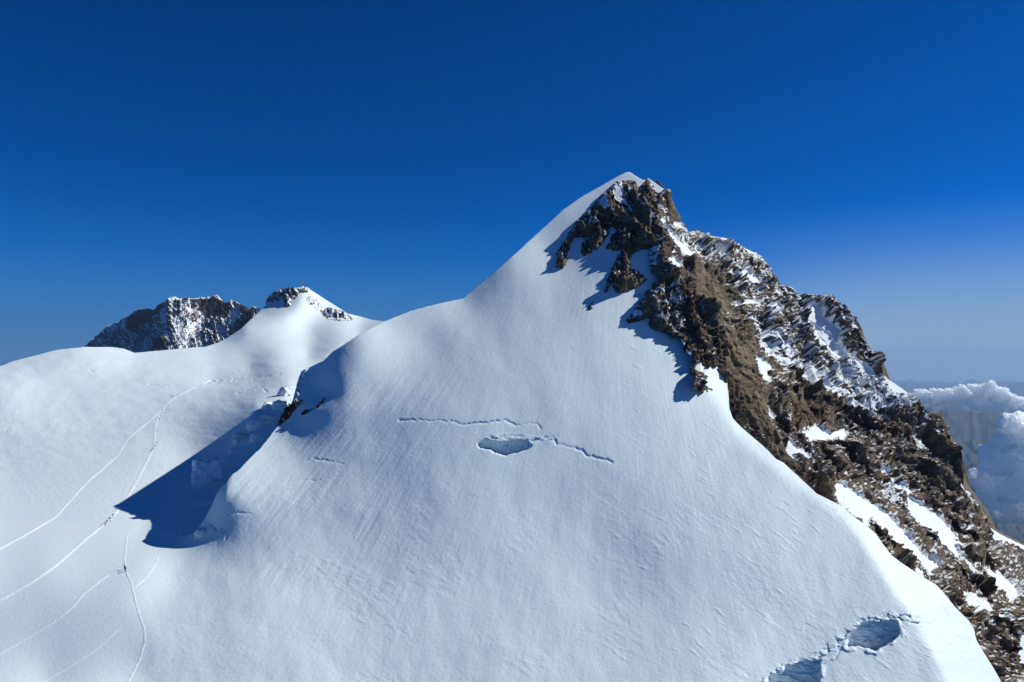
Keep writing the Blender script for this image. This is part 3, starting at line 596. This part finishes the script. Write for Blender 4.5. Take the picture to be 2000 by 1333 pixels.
far_peak = grid_mesh('rocky_mountain', np.concatenate([VP, np.array(rp)], 0), M_ROCKF, attrs={'snow': np.concatenate([np.clip(.5 + (snp - .5) * 1.6, 0, 1), np.zeros((3, len(xp)))], 0)}, flat=True)
put(far_peak, 'jagged distant rock mountain dusted with snow behind the glacier', 'mountain', kind='structure')

# ---------------------------------------------------------------- rock outcrops standing out of the snow
def outcrop(name, poly, Yfun, height, label, cat, group=None, step=.9, dens0=.25, seed=500, jit=1.6, scale=.35, mat=None):
    P = np.array(poly, float); lo = P.min(0) - 5; hi = P.max(0) + 5
    gx, gy = np.meshgrid(np.arange(lo[0], hi[0], step), np.arange(hi[1], lo[1], -step))
    jx = gx + jit * perlin(gx / 5., gy / 5., seed); jy = gy + jit * perlin(gx / 5., gy / 5., seed + 1)
    s = sdf(poly, jx, jy, 8); Yb = Yfun(gx, gy)
    pr = np.where(s > 0, height * (.15 + 1 - np.exp(-np.maximum(s, 0) / 4.)), s * height * .12)
    V = unproj(gx, gy, Yb - pr * .5); V[..., 2] += pr * .5 * np.clip(s, 0, 3) / 3.
    n = normals(unproj(gx, gy, Yb)); V = V + n * (rock_relief(gx, gy, F / Yb, seed + 5, 50, scale) * np.clip(s / 4., 0, 1))[..., None]
    sv = dens0 + .5 * fbm(gx / 6., gy / 3., 3, seed + 9) + .3 * (normals(V)[..., 2] - .5)
    o = grid_mesh(name, V, mat or M_ROCK, keep=s > -3.5, attrs={'snow': np.clip(.5 + (sv - .5) * 1.6, 0, 1)}, flat=True)
    return put(o, label, cat, group)
YM = lambda x, y: 1 / M_w(x, y, False)
YGf = lambda x, y: G_Y(x, y, False)
OC = 'rock outcrops breaking through the snow'
outcrop('rock_outcrop', [(544, 833), (553, 812), (560, 798), (570, 792), (580, 787), (591, 781), (585, 791), (575, 801), (563, 816), (552, 826)], YM, 3, 'large black wedge shaped outcrop below the broken ice edge', 'outcrop', OC, dens0=.15, mat=M_ROCKD)
outcrop('rock_outcrop', [(618, 795), (624, 786), (634, 777), (633, 786), (624, 795), (616, 799)], YM, 2, 'small brown outcrop right of the black wedge, in the shaded bowl', 'outcrop', OC, seed=520, dens0=.05, mat=M_ROCKD)
outcrop('rock_outcrop', [(589, 809), (596, 802), (606, 801), (614, 797), (606, 804), (596, 810)], YM, 1.4, 'low dark sliver of rock just below the shaded bowl', 'outcrop', OC, seed=540, dens0=.05, mat=M_ROCKD)
outcrop('rock', [(1149, 607), (1151, 602), (1146, 601), (1152, 597), (1156, 591), (1159, 590), (1155, 598), (1156, 601), (1158, 603), (1155, 605), (1152, 607)], YM, 1.6, 'lone dark forked rock in the open slope below the summit pillars', 'rock', seed=560, jit=.3, step=.6, dens0=-.3)
outcrop('rock', [(1092, 537), (1095, 532), (1096, 536)], YM, 1, 'tiny rock just under the lowest tip of the left pillar', 'rock', seed=570, jit=.3, step=.6, dens0=-.3)
outcrop('rock', [(1154, 511), (1157, 507), (1158, 510)], YM, 1, 'tiny rock in the bright snow between two summit pillars', 'rock', seed=580, jit=.3, step=.6, dens0=-.3)
PK = 'rock bands on the distant snow peak'
outcrop('rock_band', [(521, 592), (526, 580), (540, 571), (552, 567), (575, 566), (590, 563), (602, 565), (601, 572), (585, 575), (577, 585), (570, 586), (568, 598), (560, 601), (553, 597), (552, 588), (545, 588), (535, 594), (527, 590)], YGf, 8, 'dark rock cap under the top of the distant snow peak', 'rock band', PK, seed=600, dens0=.42, scale=.3, mat=M_ROCKF)
outcrop('rock_band', [(596, 580), (608, 578), (628, 592), (630, 600), (618, 607), (612, 600), (598, 590)], YGf, 5, 'broken middle band of rocks right of the distant peak top', 'rock band', PK, seed=620, dens0=.6, scale=.3, mat=M_ROCKF)
outcrop('rock_band', [(629, 608), (640, 602), (655, 607), (670, 613), (688, 621), (684, 624), (660, 623), (640, 620), (632, 614)], YGf, 7, 'lowest long grey band of rocks on the distant peak', 'rock band', PK, seed=640, dens0=.48, scale=.3, mat=M_ROCKF)

# summit boulder behind the snow cap
def blob(name, loc, size, mat, seed, sub=4, rough=.25, label=None, cat=None, group=None, flat=True, snow=-1, taper=0, boxy=.0, rot=0):
    import bmesh
    bm = bmesh.new(); bmesh.ops.create_icosphere(bm, subdivisions=sub, radius=1)
    P = np.array([v.co[:] for v in bm.verts])
    if boxy:
        m = np.abs(P).max(1, keepdims=True); P = P * (1 - boxy) + (P / m * .82) * boxy
    a = np.arctan2(P[:, 1], P[:, 0]) * 2
    d = rough * (crag(P[:, 0] * 1.7 + P[:, 1] + seed, P[:, 2] * 1.9 + P[:, 1] * 1.1, seed, .7, .5) + .5 * crag(P[:, 0] * 4 - P[:, 1] * 3, P[:, 2] * 4 + P[:, 1] * 2, seed + 9, .7, .5))
    P = P * (1 + d[:, None])
    P[:, :2] *= (1 - taper * (P[:, 2:3] + 1) / 2)
    c, s = math.cos(rot), math.sin(rot); P = P * np.array(size); P = np.stack([P[:, 0] * c - P[:, 1] * s, P[:, 0] * s + P[:, 1] * c, P[:, 2]], -1)
    for v, p in zip(bm.verts, P): v.co = p
    me = bpy.data.meshes.new(name); bm.to_mesh(me); bm.free(); me.materials.append(mat)
    if not flat: me.shade_smooth()
    if snow is not None:
        at = me.attributes.new('snow', 'FLOAT', 'POINT'); at.data.foreach_set('value', np.full(len(P), snow, np.float32))
    o = bpy.data.objects.new(name, me); COL.objects.link(o); o.location = loc
    return put(o, label, cat, group)
p = unproj(1284., 367., 436.)
blob('boulder', p, (3.1, 3, 3.4), M_ROCK, 7, label='dark boulder poking out behind the snow cap at the summit', cat='boulder')
p = unproj(1873., 922., 424.)
# needle at the skyline of the lower face
blob('rock_needle', unproj(1869., 922., 424.), (3.9, 4, 14), M_ROCK, 17, sub=5, label='dark rock needle standing on the lower right skyline', cat='rock needle', taper=.35, rough=.2, snow=.05)

# ---------------------------------------------------------------- boot tracks
def track(name, pts, width, label, seed, height=.16):
    P = np.array(pts, float); seg = np.r_[0, np.cumsum(np.hypot(*np.diff(P, axis=0).T))]
    s = np.arange(0, seg[-1], 1.2); x = np.interp(s, seg, P[:, 0]); y = np.interp(s, seg, P[:, 1])
    k = np.ones(15) / 15; xp_ = np.pad(x, 7, 'edge'); yp_ = np.pad(y, 7, 'edge'); x = np.convolve(xp_, k, 'valid'); y = np.convolve(yp_, k, 'valid')
    x = x + .9 * perlin(s / 14., s * 0, seed)
    Yv = np.array([ground_Y(a, b) for a, b in zip(x, y)])
    C = unproj(x, y, Yv)
    # real surface height: sample the built meshes
    T = np.gradient(C, axis=0); T[:, 2] = 0; T /= np.linalg.norm(T, axis=1, keepdims=True) + 1e-9; S = np.stack([-T[:, 1], T[:, 0], 0 * T[:, 0]], -1)
    prof = [(-1, -.25), (-.7, .6), (-.4, 1.0), (-.15, .2), (0, 0.05), (.15, .2), (.4, 1.0), (.7, .6), (1, -.25)]
    rows = []
    for a, h in prof:
        w = width * (.8 + .35 * perlin(s / 9., s * 0 + a * 3, seed + 2))
        Q = C + S * (a * w)[:, None]
        Q[:, 2] += h * height * (1 + .5 * perlin(s / 3., s * 0 + a * 5, seed + 3)) + .10
        rows.append(Q)
    return name, np.array(rows), label
from mathutils.bvhtree import BVHTree
def bvh_of(o):
    me = o.data; n = len(me.vertices); co = np.empty(n * 3, np.float32); me.vertices.foreach_get('co', co)
    m = len(me.polygons); vi = np.empty(m * 4, np.int32); me.loops.foreach_get('vertex_index', vi)
    return BVHTree.FromPolygons(co.reshape(-1, 3).tolist(), vi.reshape(-1, 4).tolist())
BV = [bvh_of(snow_slope), bvh_of(glacier)]
def ground_hit(px, py):
    d = Vector(unproj(float(px), float(py), 1.0)).normalized(); best = None
    for b in BV:
        h = b.ray_cast(Vector((0, 0, 0)), d)
        if h[0] is not None and (best is None or h[3] < best[1]): best = (h[0], h[3])
    return best[0] if best else Vector(unproj(float(px), float(py), ground_Y(px, py)))
def lay(name, rows, label):
    # drop the strip onto the snow below it
    V = rows.copy(); c = rows[len(rows) // 2]
    for j in range(V.shape[1]):
        for i in range(V.shape[0]):
            p = Vector(V[i, j]); zt = None
            for b in BV:
                h = b.ray_cast(Vector((p.x, p.y, 200)), Vector((0, 0, -1)))
                if h[0] is not None and abs(h[0].z - p.z) < 8 and (zt is None or h[0].z > zt): zt = h[0].z
            if zt is not None:
                V[i, j, 2] = zt + (V[i, j, 2] - c[j, 2])
    o = grid_mesh(name, V, M_TRACK)
    return put(o, label, 'track', kind='structure')
M_TRACK = snow_material('trodden_snow', .5, .2)
for n_ in M_TRACK.node_tree.nodes:
    if n_.type == 'VALTORGB':
        n_.color_ramp.elements[0].color = (.87, .90, .92, 1); n_.color_ramp.elements[1].color = (.93, .94, .95, 1)
TRK = [([(-60, 1200), (0, 1173), (60, 1140), (110, 1105), (160, 1060), (200, 1028), (225, 1005), (250, 970), (270, 935), (285, 905), (298, 880), (303, 862), (301, 840), (307, 820), (316, 805), (325, 790), (340, 778), (365, 765), (388, 755)], .85, 'deep beaten track curving across the glacier past the long shadow'),
       ([(-60, 1105), (0, 1073), (60, 1040), (110, 1010), (140, 975), (175, 938), (200, 918), (230, 890), (248, 860), (265, 845), (290, 825), (315, 803), (325, 792)], .6, 'fainter upper track joining the beaten one from the left'),
       ([(225, 1400), (245, 1345), (258, 1318), (272, 1290), (280, 1265), (284, 1250), (280, 1225), (268, 1190), (262, 1165), (255, 1135), (247, 1120), (243, 1100), (245, 1070), (249, 1040)], .38, 'narrow wavering footpath leading up to the two nearest walkers'),
       ([(-60, 1310), (0, 1278), (50, 1250), (100, 1220), (140, 1190), (160, 1165), (190, 1140), (215, 1122)], .3, 'faint old ski line on the lower left snow'),
       ([(60, 1345), (100, 1325), (150, 1295), (190, 1268), (215, 1245), (235, 1228)], .25, 'short faint ski line nearest the bottom left corner'), ([(262, 1150), (285, 1130), (300, 1110), (310, 1085)], .25, 'short scratch line right of the two nearest walkers')]
for k, (pts, w, lab) in enumerate(TRK):
    n_, rows, lab = track('path', pts, w, lab, 700 + k * 10, height=.06 + w * .10)
    lay(n_, rows, lab)

# ---------------------------------------------------------------- ice blocks below the broken edge
SG = 'ice blocks fallen below the broken slope edge'
def serac(px, py, size, seed, label, taper=.2, rot=.3, mat=None, sink=.35, boxy=.45):
    h = ground_hit(px, py); p = (h.x, h.y, h.z + size[2] * (1 - sink) - size[2] * .35)
    return blob('serac', p, size, mat or M_SNOW, seed, sub=5, rough=.22, label=label, cat='serac', group=SG, flat=False, snow=None, taper=taper, boxy=boxy, rot=rot)
serac(404, 946, (7.5, 6, 9), 31, 'tall leaning ice tower with a sunlit flat top beside the long shadow', .12, .5, M_SNOW, .2, .7)
serac(392, 1042, (2.5, 3, 1.5), 41, 'low ice block at the foot of the slope edge', .4, .1)
rs = np.random.RandomState(4)
SER = [(560, 772, 7, 6, 'highest ice block in the gap beside the bright rim'), (545, 800, 6, 5, 'ice block just above the black rock wedge'), (522, 798, 5, 3.5, 'squat ice block near the upper end of the shadow line'), (526, 826, 6, 4.5, 'ice block left of the black rock wedge'),
       (502, 832, 6, 3.5, 'broad ice block in the upper part of the shadow'), (500, 858, 4, 3, 'ice block close to the slope edge in mid shadow'), (470, 858, 5, 3, 'low ice block near the upper shadow rim'), (458, 884, 4, 2, 'flat ice block in the centre of the shadow'),
       (436, 900, 4, 2.5, 'small ice block right of the tall tower'), (424, 950, 4, 3, 'pale ice slab beside the foot of the tall tower'), (398, 985, 4.5, 1.5, 'low ice slab below the tall tower')]
for k, (a, b_, w, h_, lab) in enumerate(SER):
    serac(a, b_, (w * rs.uniform(.8, 1.3), w * rs.uniform(.6, 1.0), h_), 50 + 7 * k, lab, rs.uniform(.1, .45), rs.uniform(0, 1.5), M_SNOW if k % 3 else M_ICE, .5, rs.uniform(.2, .6))

# ---------------------------------------------------------------- walkers
M_JACKET = plain('dark_jacket', (.02, .025, .05)); M_JACKET2 = plain('red_jacket', (.10, .02, .02)); M_TROUSER = plain('black_trousers', (.012, .012, .016)); M_SKIN = plain('skin', (.5, .32, .24)); M_PACK = plain('rucksack_cloth', (.03, .04, .05)); M_POLE = plain('pole_metal', (.1, .1, .11), .4)
def skin_mesh(name, verts, edges, radii, mat, root=0):
    me = bpy.data.meshes.new(name); me.from_pydata(verts, edges, []); o = bpy.data.objects.new(name, me); COL.objects.link(o)
    md = o.modifiers.new('skin', 'SKIN'); md.use_smooth_shade = True
    for i, r in enumerate(radii):
        sv = me.skin_vertices[0].data[i]; sv.radius = (r, r); sv.use_root = (i == root)
    ss = o.modifiers.new('sub', 'SUBSURF'); ss.levels = 1; ss.render_levels = 1
    dg = bpy.context.evaluated_depsgraph_get(); nm = bpy.data.meshes.new_from_object(o.evaluated_get(dg)); nm.name = name
    bpy.data.objects.remove(o); nm.materials.clear(); nm.materials.append(mat); return nm
BODY_V = [(0, 0, .95), (0, 0, 1.15), (.02, 0, 1.38), (.05, 0, 1.50), (.07, 0, 1.60), (.07, 0, 1.70), (0, .10, .90), (.10, .11, .50), (-.02, .11, .08), (.12, .11, .05), (0, -.10, .90), (-.06, -.11, .50), (-.26, -.11, .12), (-.13, -.11, .05),
          (.02, .20, 1.40), (.0, .25, 1.14), (.22, .27, 1.02), (.02, -.20, 1.40), (.04, -.26, 1.14), (.26, -.26, 1.08)]
BODY_E = [(0, 1), (1, 2), (2, 3), (3, 4), (4, 5), (0, 6), (6, 7), (7, 8), (8, 9), (0, 10), (10, 11), (11, 12), (12, 13), (2, 14), (14, 15), (15, 16), (2, 17), (17, 18), (18, 19)]
BODY_R = [.15, .14, .16, .06, .10, .09, .10, .07, .05, .045, .10, .07, .05, .045, .07, .05, .04, .07, .05, .04]
mb = skin_mesh('body', BODY_V, BODY_E, BODY_R, M_TROUSER)
mj = skin_mesh('jacket', [(0, 0, .88), (0, 0, 1.15), (.02, 0, 1.40), (.04, 0, 1.47), (.02, .20, 1.41), (.0, .25, 1.14), (.18, .27, 1.04), (.02, -.20, 1.41), (.04, -.26, 1.14), (.22, -.26, 1.09)], [(0, 1), (1, 2), (2, 3), (2, 4), (4, 5), (5, 6), (2, 7), (7, 8), (8, 9)], [.18, .175, .19, .08, .09, .07, .055, .09, .07, .055], M_JACKET)
mp = skin_mesh('rucksack', [(-.22, 0, 1.02), (-.25, 0, 1.2), (-.22, 0, 1.44)], [(0, 1), (1, 2)], [.13, .16, .12], M_PACK)
mf = skin_mesh('face', [(.105, 0, 1.60), (.115, 0, 1.66)], [(0, 1)], [.075, .07], M_SKIN)
def pole_mesh(): return skin_mesh('walking_pole', [(.26, 0, 1.08), (.40, 0, .0)], [(0, 1)], [.012, .010], M_POLE)
mpo = pole_mesh()
mh = skin_mesh('helmet', [(.06, 0, 1.70), (.065, 0, 1.74)], [(0, 1)], [.115, .08], M_JACKET2)
def person(loc, rz, label, group):
    r = bpy.data.objects.new('person', mb); COL.objects.link(r); put(r, label, 'person', group)
    for nm, me, off in (('jacket', mj, (0, 0, 0)), ('rucksack', mp, (0, 0, 0)), ('face', mf, (0, 0, 0)), ('helmet', mh, (0, 0, 0)), ('walking_pole', mpo, (0, .27, 0)), ('walking_pole', mpo, (.04, -.27, 0))):
        c = bpy.data.objects.new(nm, me); COL.objects.link(c); c.parent = r; c.location = off
    r.location = loc; r.rotation_euler = (0, 0, rz); return r
PEOPLE = [
    ([(245.5, 1117.5), (243.2, 1113.5)], 2.0, 'walkers nearest on the narrow footpath', ['front one of the two dark walkers on the narrow footpath', 'second dark walker close behind on the narrow footpath']),
    ([(205.5, 1029), (208.8, 1024), (214.5, 1019), (220.6, 1011.5)], 4.0, 'rope of four on the beaten track by the shadow tip', ['lowest walker of the rope of four near the shadow tip', 'second walker from the bottom in the rope of four near the shadow tip', 'third walker up in the rope of four near the shadow tip', 'highest walker of the rope of four near the shadow tip']),
    ([(317.8, 805), (315.3, 809.5), (313.8, 815.5), (311.5, 821)], 4.2, 'upper rope on the steep bend of the beaten track', ['highest of four walkers where the two tracks fork', 'second highest of four walkers where the two tracks fork', 'third highest of four walkers where the two tracks fork', 'lowest of four walkers where the two tracks fork']),
    ([(304.8, 867.5), (301.8, 874.5), (299.4, 880.5), (295, 883)], 4.2, 'lower rope on the beaten track', ['highest of four walkers where the beaten track narrows', 'second of four walkers down the narrow part of the beaten track', 'third of four walkers down the narrow part of the beaten track', 'lowest of four walkers where the beaten track narrows']),
    ([(334.2, 774), (335.8, 777), (339, 775.5), (347.8, 774)], 3.6, 'group resting above the track', ['left walker of the group resting above the track bend', 'front walker of the group resting above the track bend', 'right walker of the group resting above the track bend', 'walker standing apart just right of the resting group']),
    ([(454, 731), (467.8, 727), (483.5, 721.5), (490.5, 719.5), (496, 718.5), (503.3, 715)], 3.4, 'far walkers strung out below the distant peak', ['lowest of the far walkers below the distant peak', 'second lowest of the far walkers below the distant peak', 'third of the far walkers up towards the ridge', 'fourth of the far walkers up towards the ridge', 'fifth of the far walkers up towards the ridge', 'highest of the far walkers below the distant peak']),
]
for pts, rz, grp, labs in PEOPLE:
    for (a, b), lab in zip(pts, labs):
        h = ground_hit(a, b); person((h.x, h.y, h.z + .02), rz, lab, grp)

# ---------------------------------------------------------------- valley floor and blue mountains far below
def far_terrain():
    M_FAR, t, b, o = nt('far_mountain_ground')
    g = node(t, 'ShaderNodeNewGeometry'); n1 = noise(t, .0011, 8, .6, g.outputs['Position'])
    r = ramp(t, n1.outputs['Fac'], [(.35, (.006, .016, .022)), (.5, (.014, .024, .03)), (.6, (.028, .036, .042)), (.70, (.05, .055, .06)), (.735, (.5, .52, .55))])
    t.links.new(r.outputs[0], b.inputs['Base Color']); b.inputs['Roughness'].default_value = .9
    cols = np.linspace(1450, 2350, 520); rowsY = np.geomspace(3000, 60000, 420)
    xx, yy = np.meshgrid(cols, rowsY); wx = (xx - CX) / F * yy
    kx, ky = wx / 1000., yy / 1000.
    z = -2900 + 900 * fbm(kx / 5., ky / 5., 6, 900, .52, True)
    # the blue ridge 13 km off
    xw = xx + 55 * fbm(kx / 1.5, ky / 1.5, 4, 930) * (1 - np.exp(-((yy - 13000) / 900.) ** 2))
    sky_r = np.interp(xw, [1450, 1780, 1800, 1820, 1835, 1852, 1875, 1892, 1900, 1908, 1920, 1935, 1958, 1975, 2000, 2350], [850, 812, 803, 794, 803, 801, 805, 808, 806, 811, 809, 809, 810, 830, 850, 850])
    zr = -(sky_r - EY) / F * 13000.
    bump = np.exp(-((yy - 13000) / 2600.) ** 2); prof = np.clip(1 - np.abs(yy - 13000) / 4200., 0, 1)
    ridge = zr + (prof - 1) * 1700 + 700 * (fbm(kx / 1.6, ky / 1.6, 6, 910, .55, True) - .25) * (1 - np.exp(-((yy - 13000) / 1500.) ** 2)) + 60 * fbm(kx / .4, ky / .4, 4, 911, .55, True)
    z = np.maximum(z, ridge)
    sky2 = np.interp(xx, [1450, 1930, 1960, 1985, 2010, 2350], [775, 768, 757, 748, 745, 752])
    zr2 = -(sky2 - EY) / F * 38000.; prof2 = np.clip(1 - np.abs(yy - 38000) / 8000., 0, 1)
    z = np.maximum(z, zr2 + (prof2 - 1) * 1800 + 250 * (fbm(kx / 4, ky / 4, 4, 920, .5, True) - .6) * (prof2 < .9))
    V = np.stack([wx, yy, z], -1)
    o = grid_mesh('hills', V[::1], M_FAR); put(o, 'blue forested mountains far below between banks of cloud', 'hills', kind='structure'); return o
far_terrain()

# ---------------------------------------------------------------- clouds: lumpy volumes
def cloud_material(name, scale, depth):
    m, t, b, o = nt(name)
    g = node(t, 'ShaderNodeNewGeometry'); n = noise(t, scale, 8, .65, g.outputs['Position'])
    bp = node(t, 'ShaderNodeBump'); bp.inputs['Strength'].default_value = .5; bp.inputs['Distance'].default_value = .25 / scale; t.links.new(n.outputs['Fac'], bp.inputs['Height'])
    b.inputs['Base Color'].default_value = (.995, .995, .995, 1); b.inputs['Subsurface Weight'].default_value = 1; b.inputs['Subsurface Radius'].default_value = (1, 1, 1); b.inputs['Subsurface Scale'].default_value = depth
    b.inputs['Roughness'].default_value = 1; b.inputs['Specular IOR Level'].default_value = 0; t.links.new(bp.outputs[0], b.inputs['Normal']); return m
def cloud(puffs, Y, mat, label, seed, group='clouds over the valley', squash=.8):
    """puffs: (col, row, radius px) at distance Y; joined into one lumpy mesh by a voxel remesh"""
    import bmesh
    bm = bmesh.new(); c0 = unproj(float(puffs[0][0]), float(puffs[0][1]), Y); rs = np.random.RandomState(seed)
    for (a, b, r) in puffs:
        p = unproj(float(a), float(b), Y + rs.uniform(-.4, .4) * r / F * Y) - c0; R = r / F * Y
        ret = bmesh.ops.create_icosphere(bm, subdivisions=3, radius=R)
        for vv in ret['verts']: vv.co.z *= squash; vv.co += Vector(p)
        for k in range(9):
            th = rs.uniform(0, 6.28); ph = rs.uniform(-.1, 1.3); q = Vector((math.cos(th) * math.cos(ph), math.sin(th) * math.cos(ph), math.sin(ph) * squash)) * R * .85
            rr_ = R * rs.uniform(.25, .5)
            ret = bmesh.ops.create_icosphere(bm, subdivisions=2, radius=rr_)
            for vv in ret['verts']: vv.co += Vector(p) + q
    me = bpy.data.meshes.new('cloud'); bm.to_mesh(me); bm.free(); o = bpy.data.objects.new('cloud', me); COL.objects.link(o)
    md = o.modifiers.new('r', 'REMESH'); md.mode = 'VOXEL'; md.voxel_size = 1.4 / F * Y
    tx = bpy.data.textures.new('cloud_noise', 'CLOUDS'); tx.noise_scale = 14 / F * Y; tx.noise_depth = 4
    dm = o.modifiers.new('d', 'DISPLACE'); dm.texture = tx; dm.strength = 11 / F * Y; dm.mid_level = .5
    tx2 = bpy.data.textures.new('cloud_puffs', 'CLOUDS'); tx2.noise_scale = 5 / F * Y; tx2.noise_depth = 4
    d2 = o.modifiers.new('e', 'DISPLACE'); d2.texture = tx2; d2.strength = 7 / F * Y; d2.mid_level = .5
    dg = bpy.context.evaluated_depsgraph_get(); nm = bpy.data.meshes.new_from_object(o.evaluated_get(dg)); nm.name = 'cloud'; o.modifiers.clear(); o.data = nm
    nm.materials.clear(); nm.materials.append(mat); nm.shade_smooth(); o.location = c0
    return put(o, label, 'cloud', group)
MC1 = cloud_material('far_cloud', .006, 1200.); MC2 = cloud_material('near_cloud', .01, 1600.)
cloud([(1800, 775, 16), (1775, 785, 18), (1825, 778, 18), (1850, 775, 18), (1875, 773, 20), (1900, 770, 20), (1928, 766, 20), (1955, 775, 18), (1980, 785, 16), (1915, 790, 18), (1860, 795, 14), (1945, 796, 14), (1990, 798, 14), (2030, 795, 20)], 17000., MC1, 'bright bank of cumulus beyond the blue ridge', 5)
cloud([(1966, 826, 16), (1980, 822, 18), (1990, 850, 30), (1958, 862, 20), (1932, 888, 20), (1950, 905, 30), (1990, 900, 35), (1915, 935, 24), (1940, 950, 32), (1985, 955, 36), (1925, 975, 20), (1955, 1000, 26), (2000, 1000, 30), (2040, 930, 50), (2040, 850, 40)], 8500., MC2, 'large grey cloud rising out of the valley below the ridge', 9)

# ---------------------------------------------------------------- air
def haze():
    m = bpy.data.materials.new('haze_air'); m.use_nodes = True; t = m.node_tree; t.nodes.clear()
    out = node(t, 'ShaderNodeOutputMaterial'); v = node(t, 'ShaderNodeVolumePrincipled'); v.inputs['Density'].default_value = 2.4e-5
    v.inputs['Color'].default_value = (.42, .60, .86, 1); v.inputs['Anisotropy'].default_value = .2
    t.links.new(v.outputs[0], out.inputs['Volume'])
    x0, x1, y0, y1, z0, z1 = -2000, 62000, -500, 62000, -4400, 185
    vs = [(x, y, z) for x in (x0, x1) for y in (y0, y1) for z in (z0, z1)]
    me = bpy.data.meshes.new('haze'); me.from_pydata(vs, [], [(0, 1, 3, 2), (4, 6, 7, 5), (0, 4, 5, 1), (2, 3, 7, 6), (0, 2, 6, 4), (1, 5, 7, 3)]); me.materials.append(m)
    o = bpy.data.objects.new('haze', me); COL.objects.link(o); put(o, 'thin blue air between the summit and the far valley', 'haze', kind='stuff')
haze()
